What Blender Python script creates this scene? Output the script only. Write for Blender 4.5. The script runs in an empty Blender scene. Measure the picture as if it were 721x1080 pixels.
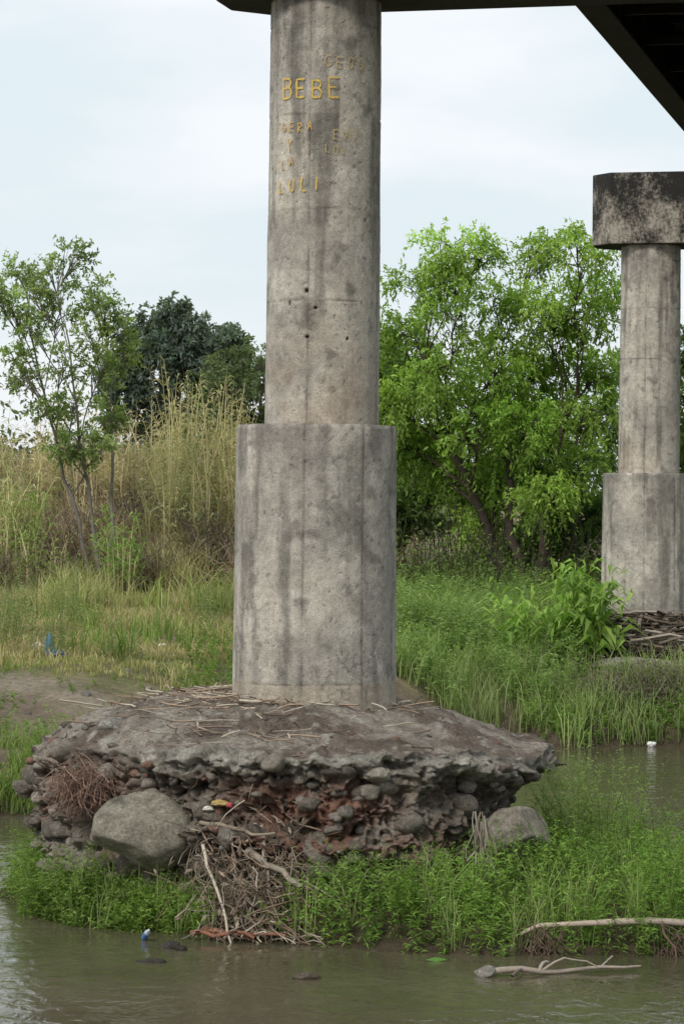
import bpy, math, random, bmesh
import numpy as np
from mathutils import Matrix, Vector
random.seed(7); rng=np.random.default_rng(7)
scene=bpy.context.scene
scene.view_settings.view_transform='Standard'; scene.view_settings.look='None'; scene.view_settings.exposure=0

# ---------------------------------------------------------------- noise
def _h(ix,iy,iz,s):
    n=(ix.astype(np.int64)*374761393+iy.astype(np.int64)*668265263+iz.astype(np.int64)*1274126177+s*974634777)&0xFFFFFFFF
    n=((n^(n>>13))*1103515245)&0xFFFFFFFF
    n=((n^(n>>16))*2246822519)&0xFFFFFFFF
    return ((n^(n>>15))&0xFFFFFF)/float(0xFFFFFF)
def vn(p,s=0):
    p=np.asarray(p,float); i=np.floor(p).astype(np.int64); f=p-i; f=f*f*(3-2*f)
    x,y,z=i[...,0],i[...,1],i[...,2]; fx,fy,fz=f[...,0],f[...,1],f[...,2]
    def L(a,b,t): return a+(b-a)*t
    return L(L(L(_h(x,y,z,s),_h(x+1,y,z,s),fx),L(_h(x,y+1,z,s),_h(x+1,y+1,z,s),fx),fy),
             L(L(_h(x,y,z+1,s),_h(x+1,y,z+1,s),fx),L(_h(x,y+1,z+1,s),_h(x+1,y+1,z+1,s),fx),fy),fz)
def fbm(p,sc=1.0,o=4,s=0):
    p=np.asarray(p,float)*sc; a=1.0;t=0;r=0
    for k in range(o):
        r=r+a*vn(p+17.3*k,s+k); t+=a; a*=.5; p=p*2.03
    return r/t-0.5
def ss(a,b,x): 
    t=np.clip((x-a)/(b-a),0,1); return t*t*(3-2*t)
def mixc(a,b,t): 
    t=np.asarray(t)[...,None]; return np.asarray(a)*(1-t)+np.asarray(b)*t

# ---------------------------------------------------------------- mesh helpers
def make(name,V,F,C=None,mats=(),MI=None,smooth=False,parent=None):
    V=np.asarray(V,np.float32).reshape(-1,3); F=np.asarray(F,np.int32); k=F.shape[1]; n=len(F)
    me=bpy.data.meshes.new(name)
    me.vertices.add(len(V)); me.vertices.foreach_set('co',V.ravel())
    me.loops.add(n*k); me.loops.foreach_set('vertex_index',F.ravel())
    me.polygons.add(n); me.polygons.foreach_set('loop_start',np.arange(0,n*k,k,dtype=np.int32))
    me.polygons.foreach_set('loop_total',np.full(n,k,np.int32))
    if MI is not None: me.polygons.foreach_set('material_index',np.asarray(MI,np.int32))
    me.polygons.foreach_set('use_smooth',np.full(n,smooth,bool))
    me.update(calc_edges=True)
    if C is not None:
        at=me.color_attributes.new('Col','FLOAT_COLOR','POINT')
        c4=np.ones((len(V),4),np.float32); c4[:,:3]=np.clip(C,0,1); at.data.foreach_set('color',c4.ravel())
    for m in mats: me.materials.append(m)
    ob=bpy.data.objects.new(name,me); scene.collection.objects.link(ob)
    if parent: ob.parent=parent
    return ob
class Acc:
    def __init__(s): s.V=[];s.F=[];s.C=[];s.n=0
    def add(s,V,F,C):
        if len(V)==0: return
        V=np.asarray(V).reshape(-1,3); C=np.asarray(C)
        if C.ndim==1: C=np.tile(C,(len(V),1))
        s.V.append(V); s.F.append(np.asarray(F)+s.n); s.C.append(C); s.n+=len(V)
    def make(s,name,mats,smooth=False,parent=None):
        return make(name,np.concatenate(s.V),np.concatenate(s.F),np.concatenate(s.C),mats,None,smooth,parent)
def norm(a): return a/np.maximum(np.linalg.norm(a,axis=-1,keepdims=True),1e-9)
def rcol(n,c1,c2,j=.15):
    c=mixc(c1,c2,rng.random(n)); return np.clip(c*(1+(rng.random((n,1))-.5)*2*j),0,1)
def leaves(c,ax,L,W,col,droop=.15):
    n=len(c); ax=norm(ax); side=norm(np.cross(ax,rng.normal(size=(n,3))+np.array([0,0,1.2])))
    L=np.broadcast_to(L,(n,))[:,None]; W=np.broadcast_to(W,(n,))[:,None]
    m=c+ax*L*.45; t=c+ax*L; t[:,2]-=(L*droop)[:,0]
    V=np.stack([c,m+side*W*.5,t,m-side*W*.5],1).reshape(-1,3)
    F=np.arange(4*n).reshape(-1,4); return V,F,np.repeat(col,4,0)
def blades(b,h,az,lean,W,col,tip=None):
    n=len(b); h=np.broadcast_to(h,(n,)); W=np.broadcast_to(W,(n,)); lean=np.broadcast_to(lean,(n,))
    d=np.stack([np.cos(az),np.sin(az),0*az],1); a2=rng.random(n)*6.28; sd=np.stack([np.cos(a2),np.sin(a2),0*a2],1)*W[:,None]*.5
    up=np.array([0,0,1.])
    p1=b+up*(h*.6)[:,None]+d*(lean*.3)[:,None]; p2=b+up*h[:,None]+d*lean[:,None]
    V=np.stack([b-sd,b+sd,p1-sd*.8,p1+sd*.8,p2-sd*.1,p2+sd*.1],1).reshape(-1,3)
    k=np.arange(n)[:,None]*6
    F=np.concatenate([k+np.array([0,1,3,2]),k+np.array([2,3,5,4])]); 
    if tip is None: tip=col
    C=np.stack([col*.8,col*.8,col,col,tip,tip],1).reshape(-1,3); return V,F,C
def prisms(a,b,ra,rb,col):
    n=len(a); d=norm(b-a); s=norm(np.cross(d,np.array([.31,.52,.79]))); t=np.cross(d,s)
    ra=np.broadcast_to(ra,(n,))[:,None]; rb=np.broadcast_to(rb,(n,))[:,None]
    P=[]
    for (o,r) in ((a,ra),(b,rb)):
        for k in range(3):
            P.append(o+r*(math.cos(k*2.094)*s+math.sin(k*2.094)*t))
    V=np.stack(P,1).reshape(-1,3); k=np.arange(n)[:,None]*6
    F=np.concatenate([k+np.array(q) for q in ([0,1,4,3],[1,2,5,4],[2,0,3,5])]); return V,F,np.repeat(col,6,0)
def tube(P,R,n=6,col=(.1,.08,.06)):
    P=np.asarray(P,float); m=len(P); R=np.broadcast_to(R,(m,)); T=norm(np.gradient(P,axis=0))
    ref=np.array([0,0,1.]) if abs(T[:,2]).mean()<.8 else np.array([1.,0,0])
    S=norm(np.cross(T,ref)); U=np.cross(S,T); a=np.arange(n)*2*math.pi/n
    V=P[:,None]+R[:,None,None]*(np.cos(a)[None,:,None]*S[:,None]+np.sin(a)[None,:,None]*U[:,None])
    i=np.arange(m-1)[:,None]*n; j=np.arange(n)[None]; j2=(j+1)%n
    F=np.stack([i+j,i+j2,i+n+j2,i+n+j],-1).reshape(-1,4)
    return V.reshape(-1,3),F,np.tile(np.asarray(col,float),(m*n,1))
def wob(a,b,k=7,amp=.1,sag=0):
    t=np.linspace(0,1,k)[:,None]; a=np.asarray(a,float); b=np.asarray(b,float)
    P=a+(b-a)*t; w=rng.normal(size=(k,3))*amp; w[0]=0; w[-1]*=.3; w=(w+np.roll(w,1,0)*(t>0))*.6
    P=P+w; P[:,2]+=(np.sin(t[:,0]*math.pi)*sag); return P

# ---------------------------------------------------------------- materials
def nodes(name):
    m=bpy.data.materials.new(name); m.use_nodes=True; nt=m.node_tree; nt.nodes.clear()
    out=nt.nodes.new('ShaderNodeOutputMaterial'); return m,nt,out
def mat_attr(name,rough=.85,trans=0,ns=(3,14,60),na=(.25,.25,.25),bump=.3,bdist=.02,spec=.3,tcol=1.6):
    m,nt,out=nodes(name); N=nt.nodes.new; L=nt.links.new
    at=N('ShaderNodeAttribute'); at.attribute_name='Col'
    tc=N('ShaderNodeTexCoord'); cur=at.outputs['Color']; last=None; acc=None
    for s,a in zip(ns,na):
        no=N('ShaderNodeTexNoise'); no.inputs['Scale'].default_value=s; no.inputs['Detail'].default_value=4 if bump>0 else 1; no.inputs['Roughness'].default_value=.68
        L(tc.outputs['Object'],no.inputs['Vector'])
        mr=N('ShaderNodeMapRange'); mr.inputs[1].default_value=.3; mr.inputs[2].default_value=.7; mr.inputs[3].default_value=1-a; mr.inputs[4].default_value=1+a
        L(no.outputs[0],mr.inputs[0])
        vm=N('ShaderNodeVectorMath'); vm.operation='SCALE'; L(cur,vm.inputs[0]); L(mr.outputs[0],vm.inputs['Scale']); cur=vm.outputs[0]
        if acc is None: acc=no.outputs[0]
        else:
            ad=N('ShaderNodeMath'); ad.operation='ADD'; L(acc,ad.inputs[0]); L(no.outputs[0],ad.inputs[1]); acc=ad.outputs[0]
    p=N('ShaderNodeBsdfPrincipled'); p.inputs['Roughness'].default_value=rough; p.inputs['Specular IOR Level'].default_value=spec
    L(cur,p.inputs['Base Color'])
    if bump>0:
        b=N('ShaderNodeBump'); b.inputs['Strength'].default_value=bump; b.inputs['Distance'].default_value=bdist; L(acc,b.inputs['Height']); L(b.outputs[0],p.inputs['Normal'])
    sh=p.outputs[0]
    if trans>0:
        t=N('ShaderNodeBsdfTranslucent'); v=N('ShaderNodeVectorMath'); v.operation='MULTIPLY'; v.inputs[1].default_value=(tcol,tcol*1.1,tcol*.5); L(cur,v.inputs[0]); L(v.outputs[0],t.inputs['Color'])
        mx=N('ShaderNodeMixShader'); mx.inputs[0].default_value=trans; L(p.outputs[0],mx.inputs[1]); L(t.outputs[0],mx.inputs[2]); sh=mx.outputs[0]
    L(sh,out.inputs['Surface']); return m
M_conc=mat_attr('weathered_concrete',.9,0,(1.6,9,60),(.14,.22,.34),.7,.015,.25)
M_soil=mat_attr('soil',.95,0,(1.5,9,50),(.2,.3,.35),.8,.06,.1)
M_rock=mat_attr('rock',.92,0,(5,24,90),(.30,.38,.38),1.0,.05,.15)
M_leaf=mat_attr('foliage',.55,.35,(.8,),(.18,),0,0,.25)
M_grass=mat_attr('grass_blades',.7,.25,(.8,),(.2,),0,0,.2)
M_bark=mat_attr('bark',.9,0,(6,40),(.25,.25),.4,.01,.1)
M_dead=mat_attr('dead_wood',.9,0,(6,60),(.2,.25),.3,.005,.1)
M_steel_soffit_shade=mat_attr('dark_steel_and_soffit_shade',.75,0,(2,18),(.4,.4),.2,.01,.3)
M_trash=mat_attr('plastic_litter',.45,0,(5,),(.1,),0,0,.5)
def mat_paint():   # worn paint: patches where bare concrete shows through
    m,nt,out=nodes('faded_yellow_paint'); N=nt.nodes.new; L=nt.links.new
    at=N('ShaderNodeAttribute'); at.attribute_name='Col'; tc=N('ShaderNodeTexCoord')
    no=N('ShaderNodeTexNoise'); no.inputs['Scale'].default_value=26; no.inputs['Detail'].default_value=5; no.inputs['Roughness'].default_value=.7; L(tc.outputs['Object'],no.inputs[0])
    mr=N('ShaderNodeMapRange'); mr.inputs[1].default_value=.50; mr.inputs[2].default_value=.72; mr.inputs[3].default_value=.05; L(no.outputs[0],mr.inputs[0])
    p=N('ShaderNodeBsdfPrincipled'); p.inputs['Roughness'].default_value=.85; L(at.outputs['Color'],p.inputs['Base Color'])
    t=N('ShaderNodeBsdfTransparent'); mx=N('ShaderNodeMixShader'); L(mr.outputs[0],mx.inputs[0]); L(p.outputs[0],mx.inputs[1]); L(t.outputs[0],mx.inputs[2]); L(mx.outputs[0],out.inputs[0]); return m
M_paint=mat_paint()
def mat_cap():
    m,nt,out=nodes('lichen_stained_concrete'); N=nt.nodes.new; L=nt.links.new
    tc=N('ShaderNodeTexCoord'); 
    mp=N('ShaderNodeMapping'); mp.inputs['Scale'].default_value=(1,1,.6); L(tc.outputs['Object'],mp.inputs[0])
    n1=N('ShaderNodeTexNoise'); n1.inputs['Scale'].default_value=2.0; n1.inputs['Detail'].default_value=9; n1.inputs['Roughness'].default_value=.78; L(mp.outputs[0],n1.inputs[0])
    n2=N('ShaderNodeTexNoise'); n2.inputs['Scale'].default_value=16; n2.inputs['Detail'].default_value=6; n2.inputs['Roughness'].default_value=.7; L(tc.outputs['Object'],n2.inputs[0])
    sx=N('ShaderNodeSeparateXYZ'); L(tc.outputs['Object'],sx.inputs[0])
    g=N('ShaderNodeMapRange'); g.inputs[1].default_value=12.3; g.inputs[2].default_value=13.7; g.inputs[3].default_value=0; g.inputs[4].default_value=.15; L(sx.outputs[2],g.inputs[0])
    a=N('ShaderNodeMath'); a.operation='ADD'; L(n1.outputs[0],a.inputs[0]); L(g.outputs[0],a.inputs[1])
    a2=N('ShaderNodeMath'); a2.operation='MULTIPLY_ADD'; a2.inputs[1].default_value=.5; L(n2.outputs[0],a2.inputs[0]); L(a.outputs[0],a2.inputs[2])
    r=N('ShaderNodeValToRGB'); e=r.color_ramp.elements; e[0].position=.64; e[0].color=(.36,.33,.28,1); e[1].position=.86; e[1].color=(.018,.017,.015,1)
    k=e.new(.75); k.color=(.17,.15,.125,1); L(a2.outputs[0],r.inputs[0])
    p=N('ShaderNodeBsdfPrincipled'); p.inputs['Roughness'].default_value=.95; L(r.outputs[0],p.inputs['Base Color'])
    b=N('ShaderNodeBump'); b.inputs['Strength'].default_value=.6; b.inputs['Distance'].default_value=.03; L(n2.outputs[0],b.inputs['Height']); L(b.outputs[0],p.inputs['Normal'])
    L(p.outputs[0],out.inputs[0]); return m
M_cap=mat_cap()
def mat_water():
    m,nt,out=nodes('murky_water'); N=nt.nodes.new; L=nt.links.new
    tc=N('ShaderNodeTexCoord'); mp=N('ShaderNodeMapping'); mp.inputs['Scale'].default_value=(1.0,.6,1); L(tc.outputs['Object'],mp.inputs[0])
    n1=N('ShaderNodeTexNoise'); n1.inputs['Scale'].default_value=4.2; n1.inputs['Detail'].default_value=4; n1.inputs['Distortion'].default_value=.8; L(mp.outputs[0],n1.inputs[0])
    n2=N('ShaderNodeTexNoise'); n2.inputs['Scale'].default_value=.45; n2.inputs['Detail'].default_value=3; L(tc.outputs['Object'],n2.inputs[0])
    mu=N('ShaderNodeMath'); mu.operation='MULTIPLY'; L(n1.outputs[0],mu.inputs[0]); L(n2.outputs[0],mu.inputs[1])
    b=N('ShaderNodeBump'); b.inputs['Strength'].default_value=.75; b.inputs['Distance'].default_value=.055; L(mu.outputs[0],b.inputs['Height'])
    r=N('ShaderNodeValToRGB'); e=r.color_ramp.elements; e[0].position=.35; e[0].color=(.085,.077,.045,1); e[1].position=.7; e[1].color=(.125,.112,.072,1); L(n2.outputs[0],r.inputs[0])
    p=N('ShaderNodeBsdfPrincipled'); p.inputs['Roughness'].default_value=.03; p.inputs['IOR'].default_value=1.36
    L(r.outputs[0],p.inputs['Base Color']); L(b.outputs[0],p.inputs['Normal']); L(p.outputs[0],out.inputs[0]); return m
M_water=mat_water()

# ---------------------------------------------------------------- terrain
PX,PY=-0.35,38.0            # near pier
ANG=math.radians(13.5); BD=np.array([math.sin(ANG),math.cos(ANG)]); CD=np.array([math.cos(ANG),-math.sin(ANG)])
FX,FY=PX+BD[0]*33.9,PY+BD[1]*33.9
def T(X,Y,detail=True):
    X=np.asarray(X,float);Y=np.asarray(Y,float)
    P=np.stack([X,Y,0*X],-1)
    nz=fbm(P,.35,3,5)
    Ys=np.interp(X,[-200,-60,-20,-4.8,-2,3.5,20,60,200],[30,40,46,47.8,54,63.6,64.5,70,90])+nz*2.2
    s=Y-Ys
    zl=np.interp(s,[-6,-2,0,.8,3,9,36,41,58,120,1000],[-1,-.5,0,.55,1.1,1.9,2.9,4.2,7.0,7.6,8])
    zr=np.interp(s,[-6,-2,0,.5,4,8,20,35,100,1000],[-1,-.5,0,.4,1.55,2.25,3.0,4.2,6.5,8])
    w=ss(-5,3,X); z=zl*(1-w)+zr*w
    near=np.interp(Y,[-60,-5,5,12,16],[3.6,3.5,3.3,-.6,-1.0]); z=np.where(Y<16,near,z)
    Yf=np.interp(X,[-4.3,-3.9,-3.0,-1.9,-.8,0,1.8,4.5,9,12,15],[37.6,35.7,34.9,34.5,34.0,33.2,33.0,33.2,34.0,35,37])+fbm(P,1.2,2,9)*.6
    Yb=np.interp(X,[-4.3,-3.8,0,3,5,9,12,15],[38.0,40,41,40.5,38.6,38.6,38.6,37.5])
    d=np.minimum(Y-Yf,Yb-Y); isl=np.where((X>-4.5)&(X<15.5),np.interp(d,[-1.2,0,.6,2.4],[-1,0,.25,.45]),-1)
    z=np.maximum(z,isl)
    if detail: z=z+fbm(P,1.3,4,3)*.18*np.clip(z+.2,0,1)+fbm(P,.12,3,13)*1.3*ss(3,6,z)
    return z
xs=np.concatenate([-np.geomspace(900,16.5,26),np.arange(-16,16,.16),np.geomspace(16.5,900,26)])
ys=np.concatenate([[-400,-150,-60,-30,-15],np.arange(-8,28,1.5),np.arange(28,76,.17),np.arange(76,112,.45),np.geomspace(113,1500,22)])
GX,GY=np.meshgrid(xs,ys); GZ=T(GX,GY)
P=np.stack([GX,GY,0*GX],-1)
col=mixc((.085,.068,.045),(.20,.16,.115),np.clip(ss(.05,.9,GZ)+fbm(P,1.2,4,21)*.6,0,1))
gm=np.clip(.55+fbm(P,.5,4,31)*2.6,0,1)*ss(.5,2.0,GZ)
col=mixc(col,mixc((.11,.14,.04),(.32,.27,.15),np.clip(.5+fbm(P,.8,3,41)*2.5,0,1)),gm*.9)
lp=ss(48.8,50.5,GY)*(1-ss(55,58,GY))*(1-ss(-5,-3.6,GX)); col=mixc(col,mixc((.18,.14,.10),(.31,.26,.205),np.clip(.5+fbm(P,1.1,4,61)*3,0,1)),lp*np.clip(.7+fbm(P,.9,3,51)*3,0,1))
eb=ss(2.9,3.6,GZ)*(1-ss(-2,4,GX)); col=mixc(col,mixc((.10,.065,.045),(.20,.14,.10),np.clip(.5+fbm(P,.6,4,71)*3,0,1)),eb*.9)
ny,nx=GX.shape; i=np.arange(ny-1)[:,None]*nx+np.arange(nx-1)[None]
F=np.stack([i,i+1,i+nx+1,i+nx],-1).reshape(-1,4)
make('ground',np.stack([GX,GY,GZ],-1).reshape(-1,3),F,col.reshape(-1,3),[M_soil],smooth=True)
make('river_water',[(-900,6,0),(900,6,0),(900,140,0),(-900,140,0)],[[0,1,2,3]],None,[M_water])

# ---------------------------------------------------------------- piers
ZB,ZD,ZS,ZC=2.45,6.27,11.93,13.7
def shaft(name,parent,z0,z1,r0,r1,ox,oy,seed,seams,pours,hi=True,holes=(),drum=False):
    n=300 if hi else 120; dz=.018 if hi else .04
    if drum and hi: n=380
    zs=np.linspace(z0,z1,int((z1-z0)/dz)); a=np.linspace(-math.pi,math.pi,n,endpoint=False)
    A,Z=np.meshgrid(a,zs); t=(Z-z0)/(z1-z0); R=r0+(r1-r0)*t
    Q=np.stack([np.sin(A)*R,-np.cos(A)*R,Z],-1)+seed*3.7
    R=R+fbm(Q,.9,3,seed)*.022+fbm(Q,9,3,seed+2)*.008
    c=mixc((.49,.45,.385),(.35,.325,.285),np.clip(.5+fbm(Q,1.3,5,seed+5)*3.6,0,1))
    c=mixc(c,(.58,.54,.475),np.clip(fbm(Q,2.6,5,seed+9)*4-.15,0,.75))
    st=Q.copy(); st[...,2]*=.10; sv=fbm(st,6,4,seed+11)
    c=c*(1-np.clip(sv*2.4-.05,0,.48))[...,None]
    blot=np.clip(fbm(Q,3.4,6,seed+15)*8-1.0,0,1); c=mixc(c,(.175,.16,.14),blot*.75)
    sp=np.clip(fbm(Q,11,4,seed+16)*8-1.4,0,1); c=mixc(c,(.15,.135,.115),sp*.6)
    wh=np.clip(fbm(Q,14,4,seed+17)*8-1.6,0,1); c=mixc(c,(.62,.59,.53),wh*.5)
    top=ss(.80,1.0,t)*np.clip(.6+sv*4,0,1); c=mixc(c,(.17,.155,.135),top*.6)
    pit=np.clip(fbm(Q,28,2,seed+19)*9-2.1,0,1); c=mixc(c,(.12,.11,.1),pit*.8); R=R-pit*.008
    if drum:
        low=1-ss(z0+1.02,z0+1.05,Z+fbm(Q,3,2,seed)*.06); c=mixc(c,(.43,.37,.29),low*.6)
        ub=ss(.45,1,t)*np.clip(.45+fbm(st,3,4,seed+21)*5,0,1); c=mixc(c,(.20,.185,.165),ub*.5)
        scr=np.exp(-(np.abs(fbm(Q*np.array([1,1,.35]),2.2,3,seed+77))/.004)**2)*ss(.6,.75,A)*(1-ss(1.15,1.3,A))*ss(.2,.3,t)*(1-ss(.45,.6,t)); c=mixc(c,(.66,.63,.58),scr*.7)
    else:
        lo=(1-ss(0,.35,t))*np.clip(.4+fbm(Q,1.7,4,seed+33)*4,0,1); c=mixc(c,(.38,.29,.215),lo*.5)
    for k,zl in enumerate(pours):
        zl2=zl+fbm(Q,1.5,2,seed+40+k)*.03; l=np.exp(-((Z-zl2)/.013)**2)*np.clip(.35+fbm(Q,3,3,seed+60+k)*4,0,1)
        c=c*(1-.5*l)[...,None]; R=R-l*.010
        b=np.exp(-np.clip(zl2-Z,0,9)/.3)*(Z<zl2)*np.clip(sv*4+.3,0,1); c=c*(1-.22*b)[...,None]
    for k,sa in enumerate(seams):
        d=np.abs(A-sa-fbm(Q,1,2,seed+80)*.015)*R; l=np.exp(-(d/.012)**2)*np.clip(.6+fbm(Q,3,2,seed+70+k)*3,0,1)
        c=c*(1-.55*l)[...,None]; R=R-l*.01
        c=c*(1-.12*(np.exp(-(d/.08)**2)))[...,None]
    cr=np.exp(-(np.abs(fbm(Q,1.1,4,seed+66))/.0035)**2)*np.clip(fbm(Q,.8,2,seed+67)*8-.6,0,1); c=c*(1-.5*cr)[...,None]
    for (ha,hz) in holes:
        h=np.maximum(np.abs(A-ha)*R,np.abs(Z-hz))<.022; c[h]=(.03,.026,.022); R=np.where(h,R-.04,R)
    rim=ss(z1-.05,z1,Z); R=R-rim*(.01+np.clip(fbm(Q,6,3,seed+90),0,1)*.16)
    rim=1-ss(z0,z0+.06,Z); R=R-rim*(np.clip(fbm(Q,5,3,seed+95),0,1)*.12)
    V=np.stack([np.sin(A)*R+ox,-np.cos(A)*R+oy,Z],-1); m=len(zs)
    i=np.arange(m-1)[:,None]*n; j=np.arange(n)[None]; j2=(j+1)%n
    F=np.stack([i+j,i+j2,i+n+j2,i+n+j],-1).reshape(-1,4)
    V=V.reshape(-1,3); c=c.reshape(-1,3)
    ring=np.arange(n)+(m-1)*n; k0=len(V); cen=V[ring]*np.array([0,0,1.])+np.array([ox,oy,0])
    V=np.concatenate([V,cen]); c=np.concatenate([c,c[ring]*.7]); q=np.arange(n)
    F=np.concatenate([F,np.stack([ring,np.roll(ring,-1),k0+np.roll(q,-1),k0+q],-1)])
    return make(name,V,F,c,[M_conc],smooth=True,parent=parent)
def empty(name,loc,rz=0):
    e=bpy.data.objects.new(name,None); scene.collection.objects.link(e); e.location=loc; e.rotation_euler=(0,0,rz); return e
def capbeam(parent,length=9.5):
    u0,u1=-1.36,length+1.36; v=.86; ch=.5
    o=[(u0+ch,-v),(u1-ch,-v),(u1,-v+ch),(u1,v-ch),(u1-ch,v),(u0+ch,v),(u0,v-ch),(u0,-v+ch)]
    V=[(a,b,ZS) for a,b in o]+[(a,b,ZC) for a,b in o]
    F=[list(range(8))[::-1],list(range(8,16))]+[[k,(k+1)%8,8+(k+1)%8,8+k] for k in range(8)]
    me=bpy.data.meshes.new('cap_beam'); me.from_pydata(V,[],F); me.materials.append(M_cap); me.materials.append(M_steel_soffit_shade)
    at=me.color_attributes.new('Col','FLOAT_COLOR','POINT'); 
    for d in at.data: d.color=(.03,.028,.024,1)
    me.polygons[0].material_index=1  # concrete underside gets the near-black material: soffit shade painted in
    ob=bpy.data.objects.new('cap_beam',me); scene.collection.objects.link(ob); ob.parent=parent; ob.rotation_euler=(0,0,-ANG)
    b=ob.modifiers.new('bev','BEVEL'); b.width=.03; b.segments=2
def pier(loc,seed,hi,holes):
    e=empty('bridge_pier',(loc[0],loc[1],0))
    cs=[7.9,9.1,10.35,11.55]
    shaft('column_base',e,ZB-.6,ZD,1.10,1.065,0,0,seed,[-.14,.62,-1.9,2.4],[ZB+.42],hi,(),True)
    shaft('column',e,ZD-.02,ZS+.02,.762,.738,.07,0,seed+100,[-.26,1.25,-2.2,2.6],cs,hi,holes)
    x,y=CD*9.5
    shaft('column_base_b',e,ZB-.6,ZD,1.10,1.065,x,y,seed+7,[.1,1.9],[ZB+.42],False,(),True)
    shaft('column_b',e,ZD-.02,ZS+.02,.762,.738,x,y,seed+107,[.3,-2],cs,False)
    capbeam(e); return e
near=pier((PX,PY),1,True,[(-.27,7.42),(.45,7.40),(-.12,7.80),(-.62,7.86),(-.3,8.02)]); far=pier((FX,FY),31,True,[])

# graffiti (painted strokes wrapped on the shaft)
G={'B':[[(0,0),(0,1),(.5,.95),(.6,.75),(.45,.55),(0,.5)],[(.45,.55),(.65,.3),(.5,.03),(0,0)]],
'E':[[(.6,1),(0,1),(0,0),(.6,0)],[(0,.5),(.5,.5)]],'G':[[(.6,.85),(.3,1),(0,.7),(0,.3),(.3,0),(.6,.2),(.6,.45),(.35,.45)]],
'R':[[(0,0),(0,1),(.5,.95),(.55,.65),(0,.5),(.6,0)]],'A':[[(0,0),(.3,1),(.6,0)],[(.12,.4),(.48,.4)]],
'Y':[[(0,1),(.3,.5),(.6,1)],[(.3,.5),(.3,0)]],'L':[[(0,1),(0,0),(.5,0)]],'U':[[(0,1),(0,.2),(.3,0),(.55,.2),(.55,1)]],
'V':[[(0,1),(.3,0),(.6,1)]],'I':[[(.2,0),(.2,1)]],'O':[[(.3,1),(0,.6),(.1,.1),(.35,0),(.6,.4),(.5,.9),(.3,1)]],'S':[[(.6,.9),(.2,1),(0,.75),(.5,.4),(.45,.1),(0,0)]]}
g=Acc()
def paint(txt,u,z,h,sp,w,col,rot=0):
    for ch in txt:
        jz=random.gauss(0,.010); js=random.uniform(.88,1.12)
        for st in G.get(ch,[]):
            pts=[]
            for (a,b),(c2,d) in zip(st[:-1],st[1:]):
                for t in np.linspace(0,1,5)[:-1 if (c2,d)!=st[-1] else 5]: pts.append((u+(a+(c2-a)*t)*h*.8*js,z+jz+(b+(d-b)*t)*h*js))
            pts=np.array(pts)+rng.normal(size=(len(pts),2))*.0025
            tg=norm(np.gradient(pts,axis=0)+1e-9); nn=np.stack([-tg[:,1],tg[:,0]],1)*w*.5*(.6+.8*rng.random((len(pts),1)))
            V=[]
            for q in (pts+nn,pts-nn):
                r=.762-.024*(q[:,1]-ZD)/(ZS-ZD)+.018; aa=q[:,0]/.75
                V.append(np.stack([np.sin(aa)*r+.07,-np.cos(aa)*r,q[:,1]],1))
            k=len(pts); VV=np.concatenate(V); i=np.arange(k-1); g.add(VV,np.stack([i,i+1,i+1+k,i+k],1),np.array(col))
        u+=h*sp
Yc=(.68,.47,.11); Yf_=(.56,.43,.18)
paint('BEBE',-.60,10.56,.26,.84,.026,Yc); paint('GERA',-.62,10.12,.13,1.02,.019,(.58,.38,.14)); paint('Y',-.52,9.9,.13,1,.019,Yf_)
paint('LA',-.62,9.66,.12,1.1,.019,(.56,.37,.14)); paint('LULI',-.66,9.33,.16,1.12,.022,Yc)
paint('GEOS',.0,10.95,.16,.95,.014,Yf_); paint('EVES',.12,10.02,.12,.95,.012,Yf_); paint('LOV',.02,9.82,.1,1,.011,Yf_)
g.make('graffiti',[M_paint],parent=near)

# bridge superstructure
def boxes(name,bs,mats,parent,col):
    V=[];F=[]
    for (a,b,c,d,e,f) in bs:
        k=len(V); V+=[(a,c,e),(b,c,e),(b,d,e),(a,d,e),(a,c,f),(b,c,f),(b,d,f),(a,d,f)]
        F+=[[k,k+3,k+2,k+1],[k+4,k+5,k+6,k+7],[k,k+1,k+5,k+4],[k+1,k+2,k+6,k+5],[k+2,k+3,k+7,k+6],[k+3,k,k+4,k+7]]
    return make(name,V,F,np.tile(np.array(col,float),(len(V),1)),mats,parent=parent)
deck=empty('bridge_deck',(PX,PY,0),-ANG)
v0,v1=-43,72; bs=[]
us=[1.78,4.0,6.2,8.4]
for u in us:
    bs+=[(u,u+.5,v0,v1,ZC+.01,ZC+.05),(u+.23,u+.27,v0,v1,ZC+.05,ZC+1.5),(u,u+.5,v0,v1,ZC+1.5,ZC+1.54)]
    for v in np.arange(v0+1,v1,1.6): bs+=[(u+.03,u+.23,v,v+.025,ZC+.05,ZC+1.5),(u+.27,u+.47,v+.002,v+.027,ZC+.05,ZC+1.5)]
for v in np.arange(v0+1.4,v1,3.2):
    for ua,ub in zip(us[:-1],us[1:]): bs+=[(ua+.48,ub+.02,v,v+.1,ZC+.25,ZC+.4),(ua+.48,ub+.02,v,v+.1,ZC+1.2,ZC+1.35)]
boxes('steel_girders',bs,[M_steel_soffit_shade],deck,(.014,.012,.011))
boxes('deck_slab',[(1.5,9.2,v0,v1,ZC+1.54,ZC+1.8),(1.5,1.75,v0,v1,ZC+1.8,ZC+2.1),(8.95,9.2,v0,v1,ZC+1.8,ZC+2.1)],[M_conc],deck,(.05,.045,.04))  # slab concrete coloured near black to carry the shade under the deck
boxes('abutment',[(0,11,v0-5,v0+1,-1,ZC),(0,11,v1-1,v1+5,2,ZC)],[M_conc],deck,(.3,.28,.25))

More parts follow.
